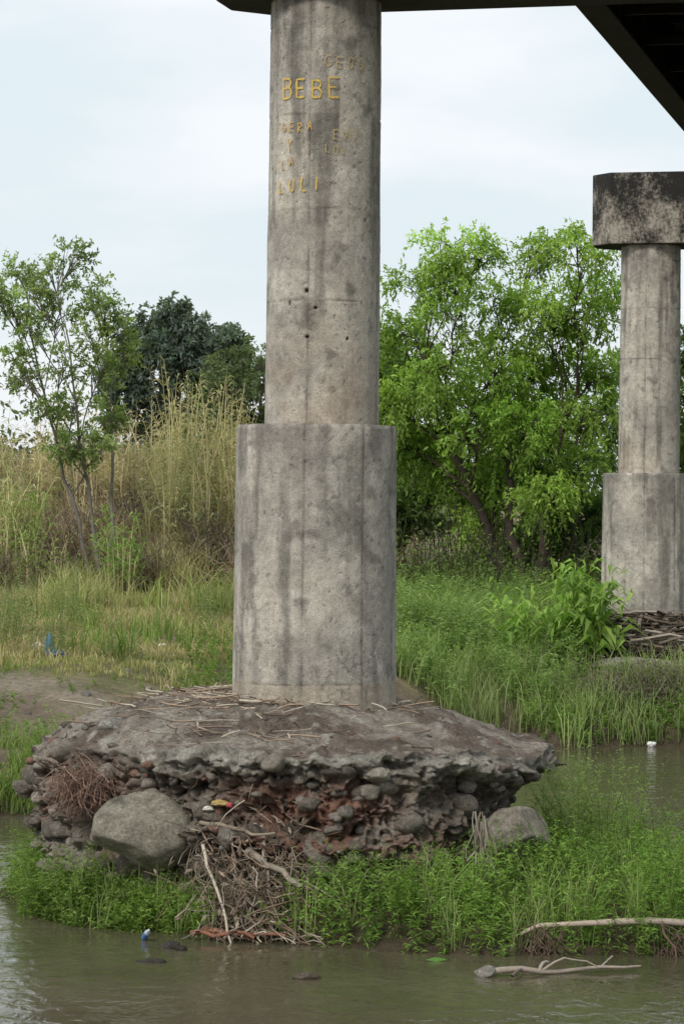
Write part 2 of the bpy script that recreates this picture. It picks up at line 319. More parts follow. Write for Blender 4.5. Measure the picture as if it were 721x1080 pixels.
# ---------------------------------------------------------------- footings
def footing(name,cx,cy,R0,zt,drop,depth,seed,n=840,m1=100,m2=170):
    a=np.linspace(-math.pi,math.pi,n,endpoint=False)
    j=np.concatenate([np.linspace(0.25,1,m1),1+np.linspace(0,1,m2+1)[1:]])
    A,J=np.meshgrid(a,j); ca=np.sin(A); sa=-np.cos(A)
    U=np.stack([ca,sa,0*ca],-1)
    Rb=R0*(1+.11*fbm(U,1.6,3,seed)+.08*fbm(U,6,4,seed+1))
    Rb=Rb*(1+.0*np.clip(-ca,0,1)-.02*np.clip(ca,0,1))
    tr=np.clip(J,0,1); d=np.clip(J-1,0,1)*depth
    x0=ca*Rb*tr; y0=sa*Rb*tr
    left=ss(.35,.85,-ca)
    Pt=np.stack([x0,y0,0*x0],-1)
    ztop=zt-drop*ss(.35,1.0,tr)**1.3-.05*x0*R0/3.4+fbm(Pt,1.1,4,seed+3)*.26+fbm(Pt,6,4,seed+4)*.14-left*ss(.8,1,tr)*.25
    off=np.interp(d,[0,.04,.26,.36,.62,1.0,1.5,2.6],[0,.02,0,-.12,-.18,-.04,.04,.1])*(1-left)+left*np.interp(d,[0,.3,.8,1.5,2.6],[0,.06,.10,.0,-.1])
    right=ss(.6,.95,ca); off=off-right*np.interp(d,[0,.25,.5,1.1,2.6],[0,.02,.35,.65,.4])
    Q=np.stack([ca*R0,sa*R0,-d*1.3],-1)
    k=ss(0,.16,d); 
    lay=fbm(Q*np.array([.5,.5,3.2]),1.2,3,seed+6)
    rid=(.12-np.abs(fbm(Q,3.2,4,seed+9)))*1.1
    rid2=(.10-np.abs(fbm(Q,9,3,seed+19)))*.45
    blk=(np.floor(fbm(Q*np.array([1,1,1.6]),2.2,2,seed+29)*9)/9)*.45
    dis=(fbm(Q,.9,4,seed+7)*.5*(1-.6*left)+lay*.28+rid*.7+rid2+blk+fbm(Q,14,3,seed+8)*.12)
    r=Rb*tr+k*(off+dis)+(1-k)*ss(.9,1,tr)*fbm(Q,5,3,seed+8)*.12
    X=cx+ca*r; Y=cy+sa*r; Z=ztop-d+ k*(fbm(Q,2.5,4,seed+12)*.25+fbm(Q,10,3,seed+32)*.10)
    W=np.stack([X,Y,Z],-1)
    c=mixc((.20,.17,.14),(.41,.36,.30),np.clip(.5+fbm(W,1.6,5,seed+13)*4.2,0,1))
    topm=(J<=1.0); ct=mixc((.23,.185,.15),(.43,.38,.32),np.clip(.5+fbm(Pt,1.8,5,seed+14)*4.2,0,1)); ct=mixc(ct,(.52,.49,.44),np.clip(fbm(Pt,7,4,seed+44)*8-1.0,0,.8)); ct=mixc(ct,(.14,.105,.08),np.clip(fbm(Pt,5,4,seed+54)*8-1.2,0,.6))
    c=np.where(topm[...,None],ct,c)
    slab=(J>1)&(d<.28)&(left<.5); c=np.where(slab[...,None],mixc((.30,.275,.235),(.50,.47,.41),np.clip(.5+fbm(Q,3,4,seed+45)*4,0,1)),c)
    crevice_shade=np.clip(-(rid*.8+rid2+blk*.6)*1.8,-.15,.5)*k; c=c*(1-crevice_shade)[...,None]  # crevice shade painted into the rock colour, ridges slightly lightened
    pt=np.clip(fbm(W,4.5,4,seed+46)*8-1.2,0,1)*(J>1); c=mixc(c,(.48,.44,.37),pt*.5)
    red=np.exp(-((X-cx-.1)/1.0)**4)*np.exp(-((Z-(zt-1.25))/.48)**4)*(Y<cy)*np.clip(.9+fbm(W,2.5,4,seed+15)*5,0,1)*(J>1.04)
    red=red+np.exp(-((X-cx+2.9)/.4)**2)*np.exp(-((Z-(zt-1.0))/.3)**2)*(Y<cy)*.8
    red=red+np.clip(fbm(W,1.1,3,seed+55)*7-1.0,0,1)*.55*(J>1.04)
    c=mixc(c,(.41,.20,.145),np.clip(red,0,1)*.75)
    moss=np.clip(fbm(W,1.9,5,seed+17)*6-1.2,0,1)*(J>1); c=mixc(c,(.10,.085,.065),moss*.5)
    m=len(j); i=np.arange(m-1)[:,None]*n; jj=np.arange(n)[None]; j2=(jj+1)%n
    F=np.stack([i+jj,i+n+jj,i+n+j2,i+j2],-1).reshape(-1,4)
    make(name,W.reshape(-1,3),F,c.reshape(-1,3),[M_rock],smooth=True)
    return W,A,J,d
W,A_,J_,d_=footing('concrete_footing',PX-.1,PY,3.4,2.62,.42,2.6,3)
W2,_,J2_,_=footing('concrete_footing',FX-.1,FY,1.95,2.52,.45,1.8,23,300,40,70)
# ---------------------------------------------------------------- stones
def ico(sub):
    bm=bmesh.new(); bmesh.ops.create_icosphere(bm,subdivisions=sub,radius=1); V=np.array([v.co[:] for v in bm.verts]); F=np.array([[v.index for v in f.verts] for f in bm.faces]); bm.free(); return V,F
def stones(name,pos,size,flat=.65,cols=None,sub=2,rough=.25,parent=None,ang=0.0,smooth=True,still=None):
    V0,F0=ico(sub); a=Acc()
    for k,(p,s) in enumerate(zip(pos,size)):
        M=np.array(Matrix.Rotation(random.random()*6.28,3,'Z')@Matrix.Rotation(random.gauss(0,.5),3,'X'))
        v=V0.copy()
        if ang>0:
            nn=norm(rng.normal(size=(11,3))); dd=rng.uniform(.6,.95,11); pr=V0@nn.T; lim=np.where(pr>.05,dd/np.maximum(pr,.05),9).min(1); v=V0*(np.minimum(1,lim)*ang+(1-ang))[:,None]
        v=v*(1+rough*2*fbm(V0+k*7.1,1.1,3,k)[:,None]+(rough*.4*fbm(V0+k*3.1,5,3,k+3))[:,None])
        if still is not None: v=v*np.array(still)*s+p
        else: v=v*np.array([1,.6+.4*random.random(),flat*(.8+.4*random.random())])*s; v=v@M.T+p
        c=np.array(cols[k] if cols is not None else (.2,.18,.16)); cc=np.tile(c,(len(v),1))
        if sub>3: cc=mixc(cc,c*.45,np.clip(fbm(V0,2.2,4,k+9)*5-.2,0,.8)); cc=mixc(cc,c*1.35,np.clip(fbm(V0,4,4,k+19)*6-.6,0,.7))
        a.add(v,F0,cc)
    return a.make(name,[M_rock],smooth,parent)
def pick(mask,n):
    idx=np.flatnonzero(mask.ravel()); return W.reshape(-1,3)[rng.choice(idx,n)]
def clus(p,th=.0): return p[fbm(p,1.3,2,404)>th]
pa=clus(pick((J_>1.08)&(d_<1.7)&(d_>.25)&(W[...,1]<39),750),.02); pb=pick((J_>.85)&(d_<1.6)&(W[...,0]<PX-2.0)&(W[...,1]<39.5),190)
pc=pick((J_<1.0)&(J_>.5),130)
pos=np.concatenate([pa,pb,pc]); sz=np.concatenate([.03+.095*rng.random(len(pa))**2.2,.04+.11*rng.random(len(pb))**2,.015+.035*rng.random(len(pc))])
cc=rcol(len(pos),(.16,.14,.12),(.38,.34,.29),.25); cc[rng.random(len(pos))<.12]=(.34,.21,.155); cc[rng.random(len(pos))<.1]=(.50,.47,.41)
stones('cobblestones',pos,sz,.6,cc,2,.24,ang=.6)
pr=pick((J_>1.02)&(d_<1.8)&(W[...,0]<PX+3)&(W[...,1]<38.5),130); stones('broken_rubble',pr,.08+.17*rng.random(130)**1.5,.6,rcol(130,(.20,.17,.14),(.45,.40,.34),.2),3,.15,ang=1.0)
stones('boulder',[(-2.42,35.0,1.12)],[.60],.78,[(.40,.37,.295)],5,.16,ang=1.0,still=(1.08,.8,.84))
stones('boulder',[(2.2,35.35,1.15)],[.46],.85,[(.38,.34,.285)],5,.18,ang=1.0,still=(1.05,.8,.8))
stones('boulder',[(-1.35,35.0,.75)],[.30],.6,[(.3,.27,.22)],4,.18,ang=1.0)
stones('boulder',[(-2.9,36.4,2.34)],[.2],.6,[(.44,.42,.38)],4,.18,ang=1.0)
stones('boulder',[(-3.45,36.5,1.0),(-3.1,35.7,.7)],[.36,.3],.7,[(.27,.235,.2),(.3,.26,.22)],4,.2,ang=1.0)
n=60; X=rng.uniform(-12,-1,n); Y=rng.uniform(49,60,n)
stones('bank_stones',np.stack([X,Y,T(X,Y)],1),.04+.12*rng.random(n)**3,.6,rcol(n,(.2,.18,.16),(.34,.31,.28)),2,.25,ang=.6)

# ---------------------------------------------------------------- vegetation builders
def weeds(acc,X,Y,h,lean,K,L,Wd,c1,c2,sc=(.10,.12,.04),z=None,sw=.008,t0=.15,elev=(.1,.9),droop=.25,jit=.15):
    n=len(X); Z=T(X,Y) if z is None else z
    b=np.stack([X,Y,Z-.03],1); az=rng.random(n)*6.28; h=np.broadcast_to(h,(n,)); lean=np.broadcast_to(lean,(n,))
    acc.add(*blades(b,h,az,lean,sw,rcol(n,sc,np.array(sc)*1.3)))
    t=t0+(1-t0)*rng.random((n,K)); d=np.stack([np.cos(az),np.sin(az)],1)
    p=np.zeros((n,K,3)); 
    hor=np.where(t<.6,t/.6*.3,.3+(t-.6)/.4*.7)*lean[:,None]
    p[...,:2]=b[:,None,:2]+d[:,None]*hor[...,None]; p[...,2]=b[:,None,2]+h[:,None]*t
    p=p.reshape(-1,3); k=n*K; a=rng.random(k)*6.28; e=rng.uniform(*elev,k)
    ax=np.stack([np.cos(a)*np.cos(e),np.sin(a)*np.cos(e),np.sin(e)],1)
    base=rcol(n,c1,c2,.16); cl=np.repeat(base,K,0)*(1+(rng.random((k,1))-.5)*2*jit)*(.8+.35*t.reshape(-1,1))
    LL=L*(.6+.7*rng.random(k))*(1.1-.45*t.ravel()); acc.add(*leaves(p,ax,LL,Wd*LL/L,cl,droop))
def tufts(acc,X,Y,per,h,spread,Wd,c1,c2,lean=.5,z=None):
    n=len(X); Z=T(X,Y) if z is None else z; N=n*per
    x=np.repeat(X,per)+rng.normal(size=N)*spread; y=np.repeat(Y,per)+rng.normal(size=N)*spread
    hh=np.repeat(np.broadcast_to(h,(n,)),per)*(.5+.7*rng.random(N)); cl=np.repeat(rcol(n,c1,c2,.15),per,0)*(.8+.4*rng.random((N,1)))
    acc.add(*blades(np.stack([x,y,np.repeat(Z,per)-.02],1),hh,rng.random(N)*6.28,hh*lean*rng.random(N),Wd,cl,cl*1.15))
def inmask(x0,x1,y0,y1,n,f):
    X=rng.uniform(x0,x1,n);Y=rng.uniform(y0,y1,n); k=f(X,Y); return X[k],Y[k]
nm=lambda X,Y,s,sc=.5: fbm(np.stack([X,Y,0*X],-1),sc,3,s)
DR1,DR2=(.46,.38,.23),(.36,.30,.16); GR1,GR2=(.12,.22,.04),(.22,.32,.08)

a=Acc()
X,Y=inmask(-15,0,49,88,20000,lambda X,Y:(T(X,Y)>.25)&(nm(X,Y,77)>-.08+.30*((Y<57)&(Y>49.5))))
tufts(a,X,Y,5,.07+.13*rng.random(len(X)),.07,.026,(.20,.23,.08),(.40,.35,.18),.6)
X,Y=inmask(-15,0,57,88,7500,lambda X,Y:nm(X,Y,78)>-.05); tufts(a,X,Y,5,.16+.25*rng.random(len(X)),.08,.026,DR1,(.32,.30,.13),.8)
X,Y=inmask(-15,0,60,84,700,lambda X,Y:nm(X,Y,79,.4)>.08); tufts(a,X,Y,9,.35+.35*rng.random(len(X)),.12,.03,GR1,(.24,.31,.09),.7)
X,Y=inmask(-8,-2.5,72,83,300,lambda X,Y:nm(X,Y,179,.3)>-.02); tufts(a,X,Y,14,.8+.4*rng.random(len(X)),.22,.03,(.22,.28,.08),(.46,.40,.22),.9)
a.make('meadow_grass',[M_grass])
a=Acc(); X,Y=inmask(-12,-4.2,47,50.5,1900,lambda X,Y:(T(X,Y)>.0)&(T(X,Y)<1.0)&(nm(X,Y,207,1.0)>-.12)); tufts(a,X,Y,11,.2+.32*rng.random(len(X)),.11,.02,(.12,.20,.04),(.26,.33,.11),.9)
X,Y=inmask(-12,-2,47,52,420,lambda X,Y:(T(X,Y)>.05)&(nm(X,Y,5)>-.05)); weeds(a,X,Y,.25+.35*rng.random(len(X)),.2,26,.10,.03,GR1,GR2)
X,Y=inmask(-12,-2,50,57,500,lambda X,Y:nm(X,Y,6,.8)>.04); weeds(a,X,Y,.18+.2*rng.random(len(X)),.15,20,.09,.03,GR1,GR2)
a.make('riverside_grass',[M_grass])
a=Acc()
X,Y=inmask(-15,-1,56,86,900,lambda X,Y:nm(X,Y,91,.35)>.03); weeds(a,X,Y,.4+.6*rng.random(len(X)),.2,26,.13,.035,(.14,.20,.06),(.28,.31,.12))
X,Y=inmask(-3.2,-1.5,55,62,150,lambda X,Y:X<99); weeds(a,X,Y,.5,.2,26,.12,.03,(.11,.2,.03),(.16,.27,.05))
for (bx,by,h) in [(-6.1,60,1.5),(-5.6,61,1.9),(-4.9,60,1.2),(-7.2,62,1.7),(-3.2,70,1.5),(-6.6,70,1.9),(-8.3,72,2.0),(-7.6,66,1.6)]:
    x=bx+rng.normal(size=18)*.3; y=by+rng.normal(size=18)*.3; weeds(a,x,y,h*(.6+.5*rng.random(18)),.4,45,.09,.022,(.17,.24,.09),(.28,.31,.16))
a.make('bank_weeds',[M_leaf])
a=Acc()
okR=lambda X,Y:~((np.hypot(X-FX,Y-FY)<2.1)|((X>FX-1.6)&(Y>67.3)&(Y<FY)))
X,Y=inmask(-.5,15,63.5,78,8000,lambda X,Y:(T(X,Y)>.02)&okR(X,Y)&(nm(X,Y,112,.9)>-.15))
hm=nm(X,Y,12,.45); k=hm>.0
weeds(a,X[k],Y[k],.65+.6*rng.random(k.sum()),.3,24,.17,.036,(.15,.25,.06),(.28,.38,.14),t0=.2)
k=~k; weeds(a,X[k],Y[k],.3+.35*rng.random(k.sum()),.2,20,.15,.045,(.10,.19,.03),(.20,.31,.07),t0=.1)
X,Y=inmask(0,15,63.5,80,3000,lambda X,Y:(T(X,Y)>.0)&okR(X,Y)&(nm(X,Y,14,.5)>-.05)); tufts(a,X,Y,10,.5+.5*rng.random(len(X)),.14,.022,(.19,.28,.08),(.38,.43,.21),.7)
a.make('riverbank_weeds',[M_leaf])
a=Acc(); X=np.concatenate([rng.normal(5.9,.45,34),rng.normal(4.5,.4,14)]); Y=rng.normal(68.6,.5,48); 
weeds(a,X,Y,np.concatenate([1.5+1.0*rng.random(34),1.1+.7*rng.random(14)]),.35,15,.95,.15,(.16,.28,.05),(.30,.42,.11),elev=(.3,1.2),droop=.6,sw=.035)
a.make('wild_sorghum_plants',[M_leaf])
a=Acc(); n=3400; c0=np.array([7.3,66.0,.85]); p=c0+rng.normal(size=(n,3))*np.array([.85,.4,.38]); d=norm(rng.normal(size=(n,3))+np.array([0,0,.8])); L=.15+.4*rng.random((n,1))
p[:,2]=np.maximum(p[:,2],T(p[:,0],p[:,1])); a.add(*prisms(p,p+d*L,.008,.003,rcol(n,(.13,.11,.08),(.22,.19,.14))))
c=c0+rng.normal(size=(6500,3))*np.array([.9,.45,.4]); a.add(*leaves(c,rng.normal(size=(6500,3)),.08,.035,rcol(6500,(.10,.11,.06),(.22,.21,.14)))); a.make('dry_shrub',[M_dead])
# island plants
a=Acc()
def isl(X,Y): return (T(X,Y)>-.10)&(np.hypot(X-PX+.1,(Y-PY))>3.25)
X,Y=inmask(-.9,12,32.6,41,6600,lambda X,Y:isl(X,Y)&((Y<36)|(X>2.8))&(nm(X,Y,88,1.4)>-.19))
weeds(a,X,Y,.26+.34*rng.random(len(X))+.25*(nm(X,Y,8,.8)>.03)+.14*(X>1.5),.32,36,.11,.021,(.12,.235,.035),(.26,.39,.09),t0=.0,sw=.007,elev=(-.3,.9),jit=.25)
X,Y=inmask(-4.4,-1.6,33.9,38,2500,lambda X,Y:isl(X,Y)&(nm(X,Y,89,1.4)>-.16))
weeds(a,X,Y,.26+.40*rng.random(len(X)),.32,36,.105,.020,(.12,.22,.035),(.24,.35,.085),t0=.0,sw=.007,elev=(-.3,.9),jit=.25)
X,Y=inmask(-4.2,8,33.0,35.6,260,isl); tufts(a,X,Y,9,.5+.35*rng.random(len(X)),.05,.012,(.20,.30,.08),(.38,.42,.2),.7)
a.make('river_weeds',[M_leaf])
a=Acc(); X=np.concatenate([rng.normal(3.3,.40,110),rng.normal(4.3,.5,50),rng.normal(.3,.3,34),rng.normal(1.4,.35,24),rng.normal(-3.4,.3,20)]); Y=np.concatenate([rng.normal(37.3,.7,110),rng.normal(37.0,.8,50),rng.normal(34.3,.2,58),rng.normal(35.2,.15,20)])
weeds(a,X,Y,np.concatenate([.9+.9*rng.random(110),.6+.6*rng.random(50),.5+.4*rng.random(58),.5+.2*rng.random(20)]),.4,60,.10,.015,(.16,.26,.07),(.28,.38,.13),z=np.full(len(X),.35),t0=.2,sw=.012,elev=(.2,1.1))
a.make('willow_saplings',[M_leaf])

# ---------------------------------------------------------------- trees
def tree(name,base,clumps,cx,dy,leafL,leafW,c1,c2,per=1100,bark=(.12,.10,.08),r0=.18,forks=2,subs=14,droop=.35,flat=.8,sprL=.5,wb=.10):
    bx,by=base; bz=float(T(np.array([bx]),np.array([by]))[0])-.1; wood=Acc(); lf=Acc()
    e=empty(name,(0,0,0))
    cl=np.array([(cx+x,by+rng.uniform(-dy,dy),z,r) for x,z,r in clumps])
    zc=cl[:,2]; top=np.array([cl[:,0].mean(),by,np.percentile(zc,60)])
    trunks=[]
    for f in range(forks):
        tgt=top+np.array([(f-(forks-1)/2)*np.ptp(cl[:,0])*.35,rng.normal()*.4,rng.normal()*.5])
        P=wob((bx+f*.25-.1,by,bz),tgt,14,wb); rr=np.linspace(r0,r0*.28,14); wood.add(*tube(P,rr,8,bark)); trunks.append((P,rr))
    for c in cl:
        C=c[:3]; r=c[3]; best=None
        for P,rr in trunks:
            lim=bz+(C[2]-bz)*.72; k=[i for i in range(2,len(P)) if P[i,2]<=lim] or [2]
            dd=[np.linalg.norm(P[i]-C) for i in k]; i=k[int(np.argmin(dd))]
            if best is None or min(dd)<best[0]: best=(min(dd),P[i],rr[i])
        B=wob(best[1],C,8,.06*r+.02,sag=.15); rb=np.linspace(best[2]*.5,.02,8); wood.add(*tube(B,rb,5,bark))
        d=norm(rng.normal(size=(subs,3))+np.array([0,0,.15])); st=B[rng.integers(4,8,subs)]; en=C+d*r*(.55+.55*rng.random((subs,1)))*np.array([1,1,flat])
        mid=(st+en)/2+rng.normal(size=(subs,3))*.08*r
        wc=np.tile(np.array(bark),(subs,1)); wood.add(*prisms(st,mid,.018,.012,wc)); wood.add(*prisms(mid,en,.012,.006,wc))
        ns=max(3,per//(subs*13)); cb=rcol(1,c1,c2,.15)[0]
        t=.35+.75*rng.random((subs,ns,1)); o=(mid[:,None]+(en-mid)[:,None]*t).reshape(-1,3)+rng.normal(size=(subs*ns,3))*.12*r
        sd=norm(norm(np.repeat(d,ns,0))+rng.normal(size=(subs*ns,3))*.6+np.array([0,0,-.1])); m=13; q=np.linspace(.05,1,m)[None,:,None]
        sl=sprL*(.6+.6*rng.random((len(o),1,1)))
        pp=o[:,None]+sd[:,None]*q*sl; pp[...,2]-=(q[...,0]**2)*sl[...,0]*droop
        ax=sd[:,None]*.6+rng.normal(size=(len(o),m,3))*.75; ax[...,2]-=droop*.5
        pp=pp.reshape(-1,3); N=len(pp); g=cb*(.75+.5*rng.random((N,1)))*(1+.25*np.clip((pp[:,2:3]-C[2])/r,-1,1))  # top light painted into leaf colour: clumps lighter above, darker below
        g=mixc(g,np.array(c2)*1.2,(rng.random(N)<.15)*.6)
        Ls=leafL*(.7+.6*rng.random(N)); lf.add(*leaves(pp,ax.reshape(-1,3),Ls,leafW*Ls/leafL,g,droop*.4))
    wood.make('trunk_and_limbs',[M_bark],True,e); lf.make('leaves',[M_leaf],False,e); return e
big=[(-1.6,12.7,.9),(-2.4,11.7,.85),(-.8,12.3,.8),(-.2,11.4,.7),(1.05,12.9,.75),(1.9,12.6,.9),(2.7,11.7,.75),(.8,11.2,.65),(2.1,10.9,.8),
(-1.3,10.7,1.1),(0,10.0,.9),(-2.7,9.7,.9),(-1.9,9.3,1.1),(-.5,9.0,1.1),(.8,9.3,.85),(1.9,9.3,.85),(2.8,9.5,.7),(-2.1,7.9,1.05),(-.8,7.5,1.05),
(.5,7.7,.95),(1.6,7.9,.95),(2.5,8.2,.8),(-1.3,6.3,.9),(0,6.1,.9),(1.05,5.8,.7),(-.5,5.1,.6),(2.1,6.6,.8),(-2.4,6.9,.8),
(-1.0,8.3,1.1),(-2.6,8.8,.9),(.2,8.4,.9),(-3.2,8.3,.7),(-2.9,10.7,.6),(1.3,10.2,.7),(-2.9,7.2,.6)]
tree('acacia_tree',(4.95,80),big,4.53,2.3,.15,.06,(.16,.27,.045),(.32,.45,.10),1850,(.07,.055,.045),.17,3,18,.45,.62,.65)
lt=[(-1.27,12.3,.5),(-.57,12.8,.45),(-1.84,11.8,.45),(-2.3,12.4,.4),(-.14,12.0,.5),(.42,11.2,.45),(-1,11.2,.5),(-1.84,10.7,.5),(0,10.4,.55),(.85,10.7,.35),(-2.3,11.2,.35),(-.7,9.5,.6),(.3,9.4,.5),(-.4,8.4,.6),(-1.27,8.4,.5),(.42,8.1,.45),(-.3,7.3,.45),(.9,9.9,.35),(-2.4,9.8,.35),(-2.9,11.7,.35),(-2.0,9.2,.35),(-.9,7.2,.45),(.3,7.0,.4)]
tree('poplar_tree',(-7.3,85),lt,-7.5,1.2,.13,.06,(.16,.23,.08),(.28,.35,.14),760,(.18,.165,.14),.07,3,14,.1,.9,.45,.05)
dk=[(-1.5,13.7,1.1),(-.2,14.0,1.1),(1.3,13.4,1.0),(2.4,12.8,.8),(-2.4,12.4,1),(-.9,12.4,1.2),(.65,12.1,1.2),(2.2,11.5,.9),(-2.6,10.6,1.1),(-1.1,10.6,1.2),(.4,10.4,1.2),(1.9,10.2,1),(0,8.8,1.3),(-2,8.9,1.2),(.3,13.0,1.1),(3.0,11.8,.8),(2.6,9.2,1),(-3.0,11.5,.8),(-.6,13.3,.9)]
tree('eucalyptus_tree',(-7.6,130),dk,-7.5,2,.30,.12,(.09,.125,.10),(.14,.175,.14),1900,(.1,.09,.08),.22,2,18,.4)  # leaf colours lightened and greyed to stand in for distance haze
def rndclumps(w,z0,z1,n,r): 
    o=[]
    for k in range(n):
        z=random.uniform(z0,z1); f=1-.5*abs((z-z0)/(z1-z0)*2-.9); o.append((random.uniform(-w,w)*f,z,r*random.uniform(.75,1.2)))
    return o
tree('willow_tree',(11.2,86),rndclumps(2.6,4.5,11,26,1.0),11.2,2,.20,.08,(.08,.14,.03),(.15,.23,.06),1000,(.08,.07,.06),.2,2,12,.5)
tree('willow_tree',(1.6,88),rndclumps(2.4,5,10.6,22,1.0),1.6,2,.20,.08,(.08,.13,.035),(.13,.21,.055),900,(.08,.07,.06),.2,2,12,.4)
tree('willow_tree',(6.2,87),rndclumps(3.0,4.0,8.6,22,1.1),6.2,1.5,.22,.09,(.06,.12,.02),(.11,.19,.04),900,(.08,.07,.06),.2,2,12,.4)
tree('willow_tree',(-3.1,104),rndclumps(2.0,7.5,11.4,18,.95),-3.1,2,.2,.08,(.08,.11,.055),(.13,.17,.075),800,(.1,.09,.07),.2,2,12,.4)
tree('willow_tree',(-13.5,96),rndclumps(1.6,6.5,9.5,12,.8),-14.3,2,.2,.08,(.08,.12,.04),(.12,.18,.06),700,(.1,.09,.07),.2,2,12,.4)
tree('willow_tree',(17,84),rndclumps(2.8,4.5,12,20,1.1),17,2,.2,.08,(.07,.13,.03),(.13,.2,.04),700,(.1,.09,.07),.2,2,12,.4)
a=Acc()
for k in range(170):
    x=random.uniform(-70,80); y=random.uniform(112,175); z=float(T(np.array([x]),np.array([y]),False)[0])
    if abs(x+6)<12: hh=random.uniform(.5,1.6)
    else: hh=random.uniform(2,5.5)
    n=380; p=np.array([x,y,z+hh*.45])+rng.normal(size=(n,3))*np.array([1.7,1.5,.42*hh]); a.add(*leaves(p,rng.normal(size=(n,3)),.42,.2,rcol(n,(.08,.11,.07),(.13,.16,.09))*random.uniform(.7,1.3)))  # far leaf colours lightened a little as painted haze
a.make('distant_trees',[M_leaf])
a=Acc()
for k in range(60):
    x=random.uniform(1,16); y=random.uniform(76,86); z=float(T(np.array([x]),np.array([y]))[0]); n=500; r=random.uniform(.5,1.1)
    p=np.array([x,y,z+r*.7])+rng.normal(size=(n,3))*np.array([r*.7,r*.7,r*.55]); a.add(*leaves(p,rng.normal(size=(n,3))+np.array([0,0,.3]),.14,.06,rcol(n,(.07,.11,.03),(.17,.24,.06))*random.uniform(.6,1.25)))
    p=np.array([[x,y,z]]*8)+rng.normal(size=(8,3))*.3; p[:,2]=z; a.add(*prisms(p,p+rng.normal(size=(8,3))*.5+np.array([0,0,1.8]),.02,.008,rcol(8,(.06,.05,.04),(.1,.08,.06))))
a.make('understory_shrubs',[M_leaf])
a=Acc()
for k in range(290):
    x=random.uniform(-19,1); y=random.uniform(82.5,104); kind=random.random(); r=random.uniform(.5,1.3)
    if -5.9>x and y<86 and random.random()<.3: continue
    if kind<.40:
        n=150; p=np.stack([x+rng.normal(size=n)*r*.35,y+rng.normal(size=n)*r*.35],1); z=T(p[:,0],p[:,1]); p=np.stack([p[:,0],p[:,1],z+rng.random(n)*r*.8],1)
        d=norm(rng.normal(size=(n,3))+np.array([0,0,.9])); c1=random.choice([((.20,.14,.105),(.36,.29,.22)),((.26,.18,.135),(.40,.31,.24)),((.13,.10,.08),(.23,.19,.15))]); a.add(*prisms(p,p+d*(.3+.9*rng.random((n,1)))*r,.018,.006,rcol(n,*c1)))
    elif kind<.78:
        n=26; X=x+rng.normal(size=n)*r*.5; Y=y+rng.normal(size=n)*r*.5; tufts(a,X,Y,9,r*1.1,.10,.035,*random.choice([((.50,.41,.27),(.60,.50,.34)),((.36,.27,.18),(.48,.38,.25)),((.30,.28,.13),(.42,.36,.2))]),lean=1.1)
    else:
        n=420; z=T(np.array([x]),np.array([y]))[0]; p=np.array([x,y,z+r*.6])+rng.normal(size=(n,3))*np.array([.6,.6,.5])*r; a.add(*leaves(p,rng.normal(size=(n,3))+np.array([0,0,.4]),.15,.055,rcol(n,*random.choice([((.09,.13,.05),(.16,.2,.09)),((.16,.22,.07),(.26,.32,.12)),((.15,.125,.09),(.24,.2,.14))]))))
a.make('embankment_brush',[M_grass])
a=Acc()
def reeds(cx,cy,sx,n,h,c1,c2,K=22,ln=1.0):
    X=cx+rng.normal(size=n)*sx; Y=cy+rng.normal(size=n)*1.0
    weeds(a,X,Y,h*(.55+.5*rng.random(n)),ln*rng.random(n),K,.62,.05,c1,c2,sc=(.50,.42,.26),sw=.045,t0=.25,elev=(.3,1.2),droop=.5)
reeds(-5.0,92,.55,75,5.4,(.46,.40,.25),(.32,.34,.16)); reeds(-3.9,92.5,.5,65,5.0,(.46,.40,.25),(.30,.31,.14)); reeds(-5.3,88.5,.5,40,3.6,(.27,.33,.13),(.42,.39,.22)); reeds(-3.2,90,.4,46,4.0,(.48,.42,.28),(.33,.32,.16))
reeds(-9.4,85,.35,34,2.8,(.17,.28,.06),(.26,.34,.1)); reeds(-10.2,86,.5,46,3.4,(.26,.30,.12),(.45,.41,.24)); reeds(-6.35,82,.22,20,2.6,(.15,.26,.05),(.22,.33,.08)); reeds(-7.5,93,.5,40,4.0,(.48,.41,.28),(.36,.32,.19)); reeds(-12,92,.9,60,4.4,(.46,.41,.25),(.32,.35,.16)); reeds(-9.6,93,.6,50,3.8,(.50,.43,.28),(.38,.34,.2)); reeds(-6.2,94,.5,40,4.2,(.48,.41,.27),(.36,.34,.18))
a.make('giant_reeds',[M_grass])

# ---------------------------------------------------------------- debris & driftwood
def T1(x,y): return float(T(np.array([x]),np.array([y]))[0])
a=Acc()
for k in range(620):
    t=random.random()**.9; x=-1.2+random.gauss(0,.35)+.30*t; y=35.1-1.2*t+random.uniform(-.25,.15); z=1.50-1.4*t+random.uniform(-.2,.15)
    L=random.uniform(.2,.8); d=np.array([random.gauss(.2,.5),random.gauss(-.35,.35),random.gauss(-.5,.5)]); d/=np.linalg.norm(d)
    c=np.array(random.choice([(.32,.26,.2),(.42,.37,.3),(.2,.14,.1),(.27,.2,.15),(.14,.11,.09)]))*random.uniform(.8,1.2)
    p=np.array([x,y,max(z,.05)]); q=p+d*L; q[2]=max(q[2],.02); a.add(*tube(wob(p,q,5,.04),np.linspace(.5,1,5)*random.choice([.004,.006,.009,.013]),4,c))
n=1100; t=rng.random(n); p=np.stack([-1.2+rng.normal(size=n)*.35+.3*t,35.1-1.2*t+rng.normal(size=n)*.1,1.42-1.35*t+rng.normal(size=n)*.12],1); p[:,2]=np.maximum(p[:,2],.04)
a.add(*leaves(p,rng.normal(size=(n,3)),.13,.04,rcol(n,(.13,.09,.07),(.36,.30,.23))))
